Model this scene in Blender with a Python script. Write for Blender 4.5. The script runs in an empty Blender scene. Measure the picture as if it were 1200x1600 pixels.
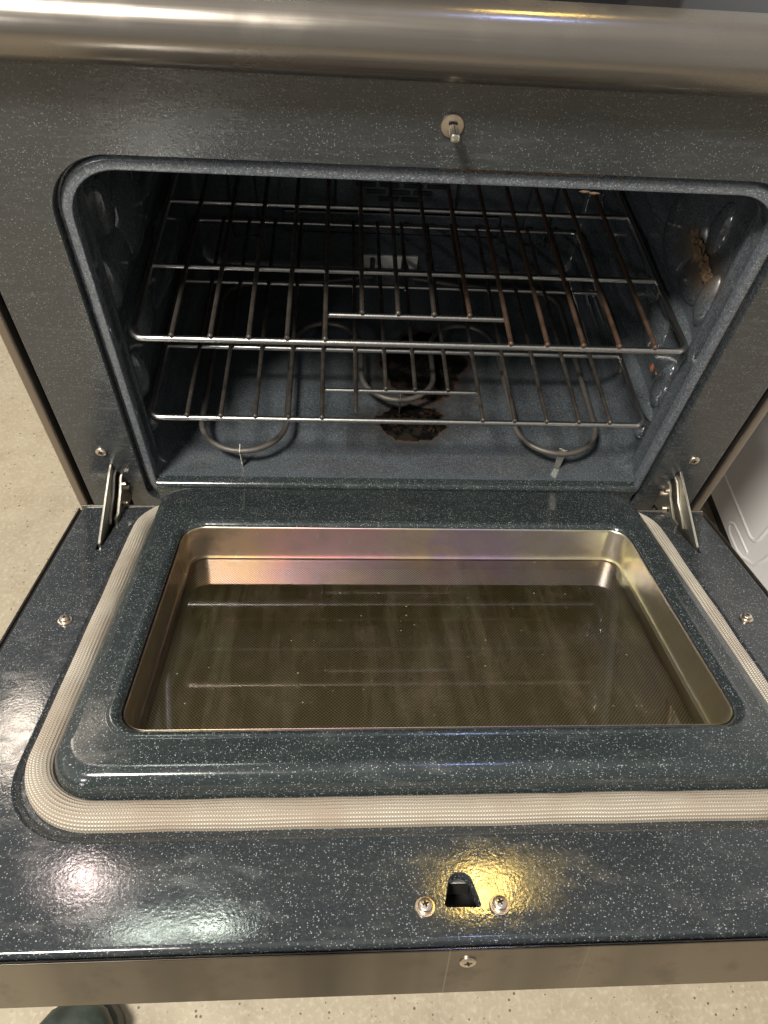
import bpy, bmesh, math, random
from mathutils import Vector, Matrix, Euler
from mathutils.noise import noise as pnoise
random.seed(7)
C = bpy.context.scene.collection
sc = bpy.context.scene
PI = math.pi

# ------------------------------------------------------------------ camera
cam_d = bpy.data.cameras.new('camera')
cam = bpy.data.objects.new('camera', cam_d); C.objects.link(cam)
cam.location = (-0.0769370, -0.5370393, 0.6782836)
_rx, _ry, _rz = 0.644117488, -0.0584474527, -0.0321323364
cam.rotation_euler = Euler((_rx, _ry, _rz), 'XYZ')
cam_d.sensor_fit = 'VERTICAL'; cam_d.sensor_height = 24.0; cam_d.sensor_width = 18.0
cam_d.lens = 24.0 * 1103.5218 / 1600.0
cam_d.clip_start = 0.01; cam_d.clip_end = 200
cam_d.dof.use_dof = False
sc.camera = cam

# ------------------------------------------------------------------ world: dim warehouse room light
w = bpy.data.worlds.new('World'); sc.world = w; w.use_nodes = True
nt = w.node_tree; nt.nodes.clear()
wo = nt.nodes.new('ShaderNodeOutputWorld'); bg = nt.nodes.new('ShaderNodeBackground')
tc = nt.nodes.new('ShaderNodeTexCoord'); sx = nt.nodes.new('ShaderNodeSeparateXYZ')
nt.links.new(tc.outputs['Generated'], sx.inputs[0])
def wmath(op, a, b_=0.0, c_=0.0):
    x = nt.nodes.new('ShaderNodeMath'); x.operation = op
    for k, v in enumerate((a, b_, c_)):
        if isinstance(v, (int, float)): x.inputs[k].default_value = v
        else: nt.links.new(v, x.inputs[k])
    return x.outputs[0]
def wramp(v, lo, hi, a, b_):
    x = nt.nodes.new('ShaderNodeMapRange'); x.interpolation_type = 'SMOOTHSTEP'
    nt.links.new(v, x.inputs[0])
    for k, q in enumerate((lo, hi, a, b_)): x.inputs[k + 1].default_value = q
    return x.outputs[0]
X, Y, Z = sx.outputs['X'], sx.outputs['Y'], sx.outputs['Z']
# dark far aisle over the range, lit walls to the left and right, pale ceiling overhead, dim room behind the photographer
sides = wramp(wmath('ABSOLUTE', X), .15, .68, .12, .68)
ceil = wramp(Z, .60, 1.0, 0.0, .65)
front = wramp(Y, -.2, -.8, 0.0, .27)
val = wmath('MAXIMUM', wmath('MAXIMUM', sides, front), ceil)
mx = nt.nodes.new('ShaderNodeMix'); mx.data_type = 'RGBA'
nt.links.new(wmath('MULTIPLY', val, 1.6), mx.inputs[0])
mx.inputs[6].default_value = (.97, 1.0, 1.0, 1); mx.inputs[7].default_value = (1.0, .95, .88, 1)
m2 = nt.nodes.new('ShaderNodeMix'); m2.data_type = 'RGBA'; m2.blend_type = 'MULTIPLY'; m2.inputs[0].default_value = 1
nt.links.new(mx.outputs[2], m2.inputs[6]); nt.links.new(val, m2.inputs[7])
nt.links.new(m2.outputs[2], bg.inputs[0]); bg.inputs[1].default_value = 0.85
nt.links.new(bg.outputs[0], wo.inputs[0])

# ------------------------------------------------------------------ lamps of the room
def lamp(name, loc, target, size, power, col, size_y=None):
    d = bpy.data.lights.new(name, 'AREA'); d.energy = power; d.color = col
    d.size = size
    if size_y: d.shape = 'RECTANGLE'; d.size_y = size_y
    else: d.shape = 'DISK'
    o = bpy.data.objects.new(name, d); C.objects.link(o); o.location = loc
    o.rotation_euler = (Vector(target) - Vector(loc)).to_track_quat('-Z', 'Y').to_euler()
    return o
lamp('main_lamp', (-0.98, -1.00, 2.40), (0.0, -.1, 0.1), 0.50, 122, (1.0, 0.945, 0.85))
lamp('warm_bulb', (0.56, 1.73, 2.0), (0, -.45, .15), 0.18, 7, (1.0, 0.68, 0.18))
lamp('pink_bulb', (-1.12, 1.78, 2.0), (-.2, -.45, .15), 0.14, 3.2, (1.0, 0.80, 0.74))
lamp('far_bulb', (-1.9, 3.05, 2.0), (-.3, -.3, .15), 0.35, 9, (1.0, 0.85, 0.7))
lamp('tube_lamp', (-0.66, 1.39, 2.0), (-.17, -.48, .17), 0.44, 4.2, (0.90, 1.0, 0.86), 0.07)
lamp('side_lamp', (-1.75, -2.30, 1.45), (.2, .1, .2), 0.22, 16, (1.0, 0.97, 0.92))
lamp('blue_bulb', (0.45, .70, 2.35), (0, -.3, .15), 0.10, 3.0, (0.35, 0.45, 1.0))

sc.view_settings.view_transform = 'Standard'; sc.view_settings.look = 'None'
sc.view_settings.exposure = 0.0; sc.view_settings.gamma = 1.0
sc.view_settings.use_curve_mapping = False
sc.render.engine = 'CYCLES'
sc.cycles.use_denoising = True
sc.cycles.max_bounces = 8
sc.cycles.sample_clamp_indirect = 6.0
sc.cycles.caustics_reflective = False; sc.cycles.caustics_refractive = False

FLOOR = -0.405
ROOT = Vector((0.0, 0.30, FLOOR))          # base of the range
TILT = 0.36409884
HY = -0.022036                              # hinge line of the door
DOOR = Matrix.Translation((0, HY, 0)) @ Matrix.Rotation(-TILT, 4, 'X')   # local (x, -s, h)
ID = Matrix.Identity(4)

# ------------------------------------------------------------------ materials
class NB:
    def __init__(s, name):
        s.m = bpy.data.materials.new(name); s.m.use_nodes = True
        s.t = s.m.node_tree; s.p = s.t.nodes['Principled BSDF']
        s.tc = s.t.nodes.new('ShaderNodeTexCoord')
        s.obj = s.tc.outputs['Object']
    def n(s, typ, **kw):
        x = s.t.nodes.new(typ)
        for k, v in kw.items(): setattr(x, k, v)
        return x
    def link(s, a, b): s.t.links.new(a, b)
    def noise(s, scale, detail=3, rough=0.55, vec=None, dist=0):
        x = s.n('ShaderNodeTexNoise'); x.inputs['Scale'].default_value = scale
        x.inputs['Detail'].default_value = detail; x.inputs['Roughness'].default_value = rough
        x.inputs['Distortion'].default_value = dist
        s.link(vec or s.obj, x.inputs['Vector']); return x.outputs['Fac']
    def ramp(s, fac, *stops):
        x = s.n('ShaderNodeValToRGB'); e = x.color_ramp.elements
        while len(e) < len(stops): e.new(0.5)
        for k, (p, c) in enumerate(stops):
            e[k].position = p
            e[k].color = (c, c, c, 1) if not isinstance(c, tuple) else (*c, 1)
        s.link(fac, x.inputs[0]); return x.outputs[0]
    def mix(s, fac, a, b, blend='MIX'):
        x = s.n('ShaderNodeMix', data_type='RGBA', blend_type=blend)
        for sock, v in ((x.inputs[0], fac), (x.inputs[6], a), (x.inputs[7], b)):
            if isinstance(v, (int, float)): sock.default_value = v
            elif isinstance(v, tuple): sock.default_value = (*v, 1)
            else: s.link(v, sock)
        return x.outputs[2]
    def math(s, op, a, b=0.0, c=None):
        x = s.n('ShaderNodeMath', operation=op)
        for k, v in enumerate((a, b) if c is None else (a, b, c)):
            if isinstance(v, (int, float)): x.inputs[k].default_value = v
            else: s.link(v, x.inputs[k])
        return x.outputs[0]
    def map(s, scale=(1, 1, 1), rot=(0, 0, 0), loc=(0, 0, 0), vec=None):
        x = s.n('ShaderNodeMapping'); x.inputs['Scale'].default_value = scale
        x.inputs['Rotation'].default_value = rot; x.inputs['Location'].default_value = loc
        s.link(vec or s.obj, x.inputs['Vector']); return x.outputs[0]
    def bump(s, h, strength, dist=0.001, normal=None):
        x = s.n('ShaderNodeBump'); x.inputs['Strength'].default_value = strength
        x.inputs['Distance'].default_value = dist; s.link(h, x.inputs['Height'])
        if normal: s.link(normal, x.inputs['Normal'])
        s.link(x.outputs[0], s.p.inputs['Normal']); return x.outputs[0]
    def set(s, **kw):
        for k, v in kw.items():
            k = {'base': 'Base Color', 'rough': 'Roughness', 'metal': 'Metallic', 'coat': 'Coat Weight',
                 'coatr': 'Coat Roughness', 'ior': 'IOR', 'spec': 'Specular IOR Level', 'aniso': 'Anisotropic'}.get(k, k)
            i = s.p.inputs[k]
            if isinstance(v, (int, float)): i.default_value = v
            elif isinstance(v, tuple): i.default_value = (*v, 1)
            else: s.link(v, i)

def speckles(b, scale, radius, keep):
    v = b.n('ShaderNodeTexVoronoi'); v.inputs['Scale'].default_value = scale
    b.link(b.obj, v.inputs['Vector'])
    col = b.n('ShaderNodeSeparateColor'); b.link(v.outputs['Color'], col.inputs[0])
    rr = b.math('MULTIPLY', col.outputs[1], radius)
    a = b.math('LESS_THAN', v.outputs['Distance'], rr)
    k = b.math('LESS_THAN', col.outputs[0], keep)
    return b.math('MULTIPLY', b.math('MULTIPLY', a, k), b.math('MULTIPLY_ADD', col.outputs[2], 0.75, 0.25))

def enamel(name, base, dark, rough, spk=0.5, orange=0.10, stains=False, keep=0.5, mottle=0.5, ior=1.62):
    b = NB(name)
    n1 = b.noise(9, 4); n2 = b.noise(560, 2)
    c = b.mix(b.ramp(n1, (0.35, 0.0), (0.65, 1.0)), dark, base)
    c = b.mix(b.ramp(n2, (0.42, 0.0), (0.62, mottle)), c, tuple(min(1, x * 2.2) for x in base))
    f1 = speckles(b, 880, 0.42, keep * 1.1)
    f2 = speckles(b, 470, 0.25, keep * 0.40)
    f = b.math('MULTIPLY', b.math('MAXIMUM', f1, f2), spk)
    c = b.mix(f, c, (0.62, 0.66, 0.66))
    r = b.math('MULTIPLY_ADD', b.ramp(b.noise(26, 5, 0.7), (0.3, 0.0), (0.7, 1.0)), 0.10, rough)
    wipe = b.ramp(b.noise(30, 5, 0.65, b.map((1, 1, 7), (0.3, 0.5, 0.4))), (0.52, 0.0), (0.70, 1.0))
    r = b.math('MULTIPLY_ADD', wipe, 0.09, r)
    grease = b.ramp(b.noise(7, 5, 0.6), (0.55, 0.0), (0.72, 1.0))
    r = b.math('MULTIPLY_ADD', grease, 0.10, r)
    c = b.mix(b.math('MULTIPLY', wipe, 0.10), c, (0.20, 0.20, 0.19))
    if stains:
        # burnt-through patch, brown drips: each with an outline of its own
        warp = b.n('ShaderNodeTexNoise'); warp.inputs['Scale'].default_value = 34; warp.inputs['Detail'].default_value = 6
        b.link(b.obj, warp.inputs['Vector'])
        ctr = b.n('ShaderNodeVectorMath', operation='SUBTRACT'); b.link(warp.outputs['Color'], ctr.inputs[0]); ctr.inputs[1].default_value = (.5, .5, .5)
        scl = b.n('ShaderNodeVectorMath', operation='SCALE'); b.link(ctr.outputs[0], scl.inputs[0]); scl.inputs['Scale'].default_value = 0.05
        add = b.n('ShaderNodeVectorMath', operation='ADD'); b.link(b.obj, add.inputs[0]); b.link(scl.outputs[0], add.inputs[1])
        def blob(cx, cy, rx, ry):
            m = b.n('ShaderNodeMapping'); b.link(add.outputs[0], m.inputs['Vector'])
            m.inputs['Location'].default_value = (-cx / rx, -(cy - ROOT.y) / ry, 0); m.inputs['Scale'].default_value = (1 / rx, 1 / ry, 0)
            l = b.n('ShaderNodeVectorMath', operation='LENGTH'); b.link(m.outputs[0], l.inputs[0]); return l.outputs['Value']
        hole = b.math('MINIMUM', blob(0.040, 0.215, 0.060, 0.075), blob(0.020, 0.110, 0.047, 0.034))
        rim = b.ramp(hole, (0.86, 1.0), (1.02, 0.0))
        core = b.ramp(hole, (0.86, 1.0), (0.97, 0.0))
        rust = b.mix(b.noise(160, 4), (0.010, 0.006, 0.004), (0.16, 0.055, 0.018))
        c = b.mix(rim, c, rust)
        char = b.mix(b.ramp(b.noise(70, 4), (0.45, 0.0), (0.62, 1.0)), (0.002, 0.002, 0.002), (0.014, 0.011, 0.008))
        c = b.mix(core, c, char)
        halo = b.ramp(b.math('SUBTRACT', b.math('MINIMUM', blob(0.035, 0.19, 0.115, 0.125), blob(0.01, 0.10, 0.10, 0.055)), b.math('MULTIPLY', b.noise(48, 5, 0.75), 1.1)), (-0.15, 0.55), (0.40, 0.0))
        c = b.mix(b.math('MULTIPLY', halo, b.math('SUBTRACT', 1.0, rim)), c, (0.024, 0.020, 0.016))
        wm = b.n('ShaderNodeMapping'); b.link(add.outputs[0], wm.inputs['Vector'])
        wm.inputs['Location'].default_value = (-.293 / .03, -(0.088 - ROOT.y) / .055, -(.276 - FLOOR) / .028); wm.inputs['Scale'].default_value = (1 / .03, 1 / .055, 1 / .028)
        wl_ = b.n('ShaderNodeVectorMath', operation='LENGTH'); b.link(wm.outputs[0], wl_.inputs[0])
        film = b.ramp(b.math('SUBTRACT', wl_.outputs['Value'], b.math('MULTIPLY', b.noise(70, 5, 0.7), 0.9)), (0.0, 0.8), (0.7, 0.0))
        c = b.mix(film, c, (0.055, 0.036, 0.020)); r = b.math('MAXIMUM', r, b.math('MULTIPLY', film, 0.7))
        strip = b.ramp(b.math('SUBTRACT', b.math('MINIMUM', b.math('MINIMUM', blob(-0.07, 0.03, 0.10, 0.020), blob(0.13, 0.035, 0.16, 0.022)), blob(-0.245, 0.032, 0.022, 0.012)),
                              b.math('MULTIPLY', b.noise(140, 5, 0.75), 1.35)), (-0.42, 0.55), (-0.02, 0.0))
        c = b.mix(b.math('MULTIPLY', strip, b.ramp(b.noise(260, 4, 0.7), (0.44, 0.0), (0.60, 0.75))), c, (0.030, 0.021, 0.012))
        r = b.math('MAXIMUM', r, b.math('MULTIPLY', rim, 0.9))
        RIM = rim
    b.set(base=c, rough=r, ior=ior)
    if stains: b.set(spec=b.math('MULTIPLY_ADD', rim, -0.46, 0.5))
    h = b.math('ADD', b.math('MULTIPLY', b.noise(430, 2, 0.5), 0.8), b.math('MULTIPLY', b.noise(45, 2), 1.2))
    b.bump(h, orange, 0.0012)
    return b.m

M = {}
M['face'] = enamel('face_enamel', (0.028, 0.032, 0.035), (0.021, 0.024, 0.027), 0.20, 0.30, 0.10, keep=0.35, mottle=0.18, ior=1.8)
M['door'] = enamel('door_enamel', (0.026, 0.030, 0.033), (0.018, 0.021, 0.024), 0.06, 0.5, 0.06, mottle=0.25)
M['plug'] = enamel('plug_enamel', (0.021, 0.027, 0.028), (0.017, 0.022, 0.023), 0.10, 0.5, 0.05, mottle=0.25)
M['cavity'] = enamel('cavity_enamel', (0.049, 0.056, 0.063), (0.037, 0.043, 0.048), 0.04, 0.30, 0.05, stains=True, keep=0.3)
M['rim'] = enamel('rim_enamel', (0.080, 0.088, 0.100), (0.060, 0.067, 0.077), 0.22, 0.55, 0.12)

def steel(name, base, rough, stretch=(1, 60, 60), var=0.12, bstr=0.05, smudge=True):
    b = NB(name)
    v = b.map(stretch)
    n = b.noise(14, 4, 0.6, v)
    c = b.mix(n, tuple(x * (1 - var) for x in base), tuple(min(1, x * (1 + var)) for x in base))
    r = b.math('MULTIPLY_ADD', n, 0.10, rough)
    if smudge:
        s = b.ramp(b.noise(11, 5, 0.6), (0.5, 0.0), (0.72, 1.0))
        r = b.math('MULTIPLY_ADD', s, 0.10, r)
    b.set(base=c, metal=1.0, rough=r)
    b.bump(n, bstr, 0.0006)
    return b.m
M['trim'] = steel('brushed_bronze_steel', (0.235, 0.212, 0.186), 0.17, (1, 60, 60), 0.05, 0.03)
_p = M['trim'].node_tree.nodes['Principled BSDF']; _p.inputs['Metallic'].default_value = 0.8
b = NB('smudged_reflection_steel')
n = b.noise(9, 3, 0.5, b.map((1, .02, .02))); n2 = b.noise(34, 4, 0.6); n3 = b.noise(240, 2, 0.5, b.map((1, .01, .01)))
c = b.mix(b.ramp(n, (0.36, 0.0), (0.46, 0.55), (0.50, 0.5), (0.60, 1.0)), (0.085, 0.077, 0.067), (0.27, 0.245, 0.215))  # vertical reflections of the surroundings, painted into the steel colour as noise bands
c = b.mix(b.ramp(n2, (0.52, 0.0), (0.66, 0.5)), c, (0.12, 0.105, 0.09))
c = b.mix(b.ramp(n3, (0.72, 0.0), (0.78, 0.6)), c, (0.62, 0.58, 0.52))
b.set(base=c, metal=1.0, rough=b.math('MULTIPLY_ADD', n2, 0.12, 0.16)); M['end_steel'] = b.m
M['door_steel'] = steel('door_edge_steel', (0.33, 0.30, 0.26), 0.17, (.8, .03, .03), 0.42, 0.0)
M['side'] = steel('side_panel_metal', (0.30, 0.26, 0.22), 0.38, (60, 60, 2), 0.1)
M['rack'] = steel('rack_wire_metal', (0.52, 0.51, 0.49), 0.24, (40, 40, 40), 0.35, 0.2, False)
M['zinc'] = steel('zinc_plate', (0.66, 0.63, 0.55), 0.30, (30, 30, 30), 0.25, 0.2)
M['screw'] = steel('screw_metal', (0.70, 0.60, 0.50), 0.27, (40, 40, 40), 0.2, 0.1, False)

b = NB('rusty_wire_metal')                 # rack wires browned by heat and rust
f = b.ramp(b.noise(60, 5, 0.7), (0.40, 0.0), (0.62, 1.0))
b.set(base=b.mix(f, (0.10, 0.066, 0.045), (0.052, 0.024, 0.012)), metal=b.math('MULTIPLY_ADD', f, -0.6, 0.8), rough=b.math('MULTIPLY_ADD', f, 0.3, 0.42))
b.bump(b.noise(500, 3), 0.25, 0.0008); M['rust_wire'] = b.m

b = NB('dull_wire_metal')
f = b.ramp(b.noise(90, 5, 0.7), (0.40, 0.0), (0.65, 1.0))
b.set(base=b.mix(f, (0.085, 0.075, 0.065), (0.035, 0.029, 0.024)), metal=0.6, rough=b.math('MULTIPLY_ADD', f, 0.2, 0.40))
b.bump(b.noise(600, 3), 0.2, 0.0006); M['dull_wire'] = b.m
b = NB('element_sheath')
n = b.noise(120, 4)
b.set(base=b.mix(n, (0.06, 0.056, 0.05), (0.13, 0.118, 0.105)), metal=0.4, rough=0.5)
b.bump(b.noise(600, 3), 0.2, 0.0006); M['element'] = b.m

b = NB('black_gap'); b.set(base=(0.006, 0.006, 0.006), rough=0.7); b.bump(b.noise(200), 0.1); M['black'] = b.m

# window well: stainless with heat tint that runs gold > pink > violet > silver along the hinge side
b = NB('heat_tinted_steel')
sep = b.n('ShaderNodeSeparateXYZ'); b.link(b.obj, sep.inputs[0])
wob = b.noise(22, 5, 0.65, b.map((1, 1, 2)))
u = b.math('ADD', b.math('MULTIPLY_ADD', sep.outputs['X'], 1.55, 0.36), b.math('MULTIPLY_ADD', wob, 0.34, -0.17))
tint = b.ramp(u, (0.00, (0.42, 0.36, 0.26)), (0.08, (0.84, 0.64, 0.40)), (0.16, (0.90, 0.58, 0.52)), (0.28, (0.88, 0.58, 0.62)),
              (0.38, (0.84, 0.74, 0.54)), (0.47, (0.70, 0.56, 0.80)), (0.60, (0.76, 0.73, 0.70)), (0.74, (0.76, 0.73, 0.52)))
fine = b.noise(60, 5, 0.7, b.map((8, 8, 1)))
patch = b.ramp(b.noise(38, 6, 0.7), (0.45, 0.0), (0.70, 0.45))
tint = b.mix(patch, tint, (0.56, 0.52, 0.44))
scr = b.ramp(b.noise(170, 2, 0.5, b.map((1, 1, .03), (TILT, 0, 0))), (0.66, 0.0), (0.72, 0.55))
tint = b.mix(scr, tint, (0.85, 0.80, 0.66))
c = b.mix(b.math('MULTIPLY', fine, 0.25), tint, (0.50, 0.44, 0.34))
b.set(base=c, metal=1.0, rough=b.math('MULTIPLY_ADD', fine, 0.14, 0.24))
b.bump(fine, 0.05, 0.0006); M['well'] = b.m

# inner pane: clear coated glass over a dotted screen
b = NB('oven_glass')
tr = b.n('ShaderNodeBsdfTransparent'); tr.inputs[0].default_value = (0.98, 0.93, 0.76, 1)
gl = b.n('ShaderNodeBsdfGlossy'); gl.inputs['Roughness'].default_value = 0.035
irid = b.noise(9, 3, 0.5)
b.link(b.ramp(irid, (0.3, (0.95, 0.86, 0.70)), (0.45, (1.0, 0.80, 0.80)), (0.55, (0.86, 0.82, 1.0)), (0.7, (0.95, 1.0, 0.85))), gl.inputs['Color'])
b.link(b.math('MULTIPLY_ADD', b.ramp(b.noise(28, 6, 0.7), (0.4, 0), (0.75, 1)), 0.05, 0.025), gl.inputs['Roughness'])
fr = b.n('ShaderNodeFresnel'); fr.inputs[0].default_value = 1.85
ms = b.n('ShaderNodeMixShader'); b.link(b.math('MINIMUM', b.math('MULTIPLY_ADD', fr.outputs[0], 1.15, 0.06), 1.0), ms.inputs[0])
b.link(tr.outputs[0], ms.inputs[1]); b.link(gl.outputs[0], ms.inputs[2])
film = b.n('ShaderNodeBsdfDiffuse')
b.link(b.ramp(b.noise(10, 3), (0.35, (0.55, 0.46, 0.26)), (0.5, (0.58, 0.44, 0.34)), (0.6, (0.46, 0.50, 0.30))), film.inputs['Color'])
strk = b.ramp(b.noise(55, 5, 0.7, b.map((1, .10, .10))), (0.46, 0.0), (0.74, 0.05))
spot = b.ramp(b.noise(24, 6, 0.75), (0.50, 0.0), (0.75, 0.035))
dust = b.math('MULTIPLY', speckles(b, 150, 0.13, 0.35), 0.5)
mf = b.n('ShaderNodeMixShader'); b.link(b.math('ADD', b.math('ADD', strk, spot), dust), mf.inputs[0])
b.link(ms.outputs[0], mf.inputs[1]); b.link(film.outputs[0], mf.inputs[2])
b.link(mf.outputs[0], b.t.nodes['Material Output'].inputs['Surface']); M['glass'] = b.m

b = NB('dotted_screen')                    # fine staggered dots printed on the outer pane
v = b.n('ShaderNodeTexVoronoi'); v.inputs['Scale'].default_value = 430; v.inputs['Randomness'].default_value = 0.0
b.link(b.map((1, 1, 0), (0, 0, PI / 4)), v.inputs['Vector'])
d = b.math('GREATER_THAN', v.outputs['Distance'], 0.40)
c = b.mix(d, b.mix(b.noise(7, 3), (0.30, 0.235, 0.11), (0.46, 0.37, 0.175)), (1.0, 0.88, 0.60))
specks = speckles(b, 120, 0.16, 0.25)
c = b.mix(specks, c, (0.5, 0.5, 0.42))
b.set(base=c, rough=0.45); M['screen'] = b.m

# braided glass-fibre door gasket (UV: u along in metres, v across 0..1)
b = NB('woven_gasket')
uv = b.n('ShaderNodeSeparateXYZ'); b.link(b.tc.outputs['UV'], uv.inputs[0])
row = b.math('FLOOR', b.math('MULTIPLY', uv.outputs['Y'], 24.0))
ph = b.math('MULTIPLY', b.math('MODULO', row, 2.0), PI)
wv = b.math('SINE', b.math('ADD', b.math('MULTIPLY', uv.outputs['X'], 2 * PI / 0.0021), ph))
cross = b.math('SINE', b.math('MULTIPLY', uv.outputs['Y'], 2 * PI * 12))
hh = b.math('ADD', b.math('MULTIPLY', wv, 0.85), b.math('MULTIPLY', cross, 0.8))
c = b.mix(b.ramp(hh, (0.0, 0.0), (0.9, 1.0)), (0.23, 0.20, 0.155), (0.66, 0.61, 0.52))
c = b.mix(b.ramp(b.noise(18, 5), (0.40, 0.0), (0.68, 0.7)), c, (0.26, 0.205, 0.155))
b.set(base=c, rough=0.75, spec=0.3)
b.bump(hh, 0.5, 0.0005); M['gasket'] = b.m

b = NB('concrete_floor')
n1 = b.noise(2.2, 6, 0.65); n2 = b.noise(22, 6, 0.7); n3 = b.noise(160, 3)
c = b.mix(n1, (0.31, 0.262, 0.183), (0.43, 0.375, 0.275))
c = b.mix(b.ramp(n2, (0.40, 0.0), (0.72, 0.6)), c, (0.27, 0.22, 0.15))
c = b.mix(b.ramp(b.noise(5, 6, 0.7, None, 1.5), (0.50, 0.0), (0.66, 0.45)), c, (0.28, 0.225, 0.15))
c = b.mix(b.ramp(b.noise(3.2, 4, 0.6, b.map((6, .6, 1), (0, 0, .5))), (0.58, 0.0), (0.72, 0.35)), c, (0.24, 0.19, 0.13))
c = b.mix(b.ramp(n3, (0.50, 0.0), (0.7, 0.35)), c, (0.55, 0.50, 0.40))
sp = speckles(b, 170, 0.30, 0.42); sp2 = speckles(b, 60, 0.12, 0.5)
c = b.mix(b.math('MULTIPLY', b.math('MAXIMUM', sp, sp2), 0.9), c, (0.07, 0.045, 0.025))
b.set(base=c, rough=0.62); b.bump(b.math('ADD', n3, n2), 0.25, 0.002); M['floor'] = b.m

b = NB('white_paint')
b.set(base=b.mix(b.noise(3, 4), (0.80, 0.785, 0.79), (0.86, 0.85, 0.855)), rough=0.32)
b.bump(b.noise(260, 2), 0.04); M['white'] = b.m
b = NB('dark_plastic'); b.set(base=b.mix(b.noise(40), (0.02, 0.02, 0.02), (0.035, 0.034, 0.032)), rough=0.45); M['dark'] = b.m
b = NB('cooktop_glass'); b.set(base=(0.008, 0.008, 0.009), rough=b.math('MULTIPLY_ADD', b.noise(30, 5), 0.08, 0.03)); M['cooktop'] = b.m
b = NB('crust'); b.set(base=b.mix(b.noise(150, 4), (0.02, 0.012, 0.007), (0.22, 0.14, 0.075)), rough=0.85); b.bump(b.noise(400, 4), 0.6, 0.001); M['crust'] = b.m
b = NB('char'); b.set(base=b.mix(b.ramp(b.noise(190, 4), (0.45, 0.0), (0.75, 1.0)), (0.002, 0.002, 0.002), (0.035, 0.017, 0.010)), rough=0.85, spec=0.08); b.bump(b.noise(500, 4), 0.6, 0.001); M['char'] = b.m
b = NB('shoe_leather'); b.set(base=b.mix(b.ramp(b.noise(35, 5), (0.35, 0), (0.7, 1)), (0.012, 0.018, 0.015), (0.05, 0.065, 0.055)), rough=0.42); b.bump(b.noise(220, 4), 0.25, 0.001); M['shoe'] = b.m
b = NB('shoe_rubber'); b.set(base=b.mix(b.noise(60, 3), (0.07, 0.075, 0.065), (0.12, 0.12, 0.10)), rough=0.6); M['sole'] = b.m
b = NB('terminal_plate'); b.set(base=b.mix(b.noise(50, 4), (0.70, 0.68, 0.62), (0.82, 0.80, 0.74)), rough=0.45, metal=0.0); M['plate'] = b.m
b = NB('rust_spot'); b.set(base=b.mix(b.noise(300, 3), (0.25, 0.07, 0.02), (0.42, 0.13, 0.04)), rough=0.8); M['rust'] = b.m

# ------------------------------------------------------------------ mesh helpers
def link_mesh(name, verts, faces, mat, parent=None, smooth=True, origin=ROOT, uvs=None, angle=40, wn=True, mats=None, fmat=None):
    me = bpy.data.meshes.new(name)
    me.from_pydata([Vector(v) - origin for v in verts], [], faces)
    bm = bmesh.new(); bm.from_mesh(me)
    if uvs is None:
        bmesh.ops.remove_doubles(bm, verts=bm.verts, dist=1e-6)
        bmesh.ops.recalc_face_normals(bm, faces=bm.faces)
    bm.to_mesh(me); bm.free()
    if uvs is not None:
        lay = me.uv_layers.new(name='UVMap')
        for l in me.loops: lay.data[l.index].uv = uvs[l.vertex_index]
    me.materials.append(mat)
    if smooth:
        me.polygons.foreach_set('use_smooth', [True] * len(me.polygons))
        me.set_sharp_from_angle(angle=math.radians(angle))
    o = bpy.data.objects.new(name, me); C.objects.link(o)
    if parent is not None: o.parent = parent
    else: o.location = origin
    if smooth and wn:
        mo = o.modifiers.new('weighted_normal', 'WEIGHTED_NORMAL'); mo.keep_sharp = True; mo.weight = 80
    return o

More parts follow.
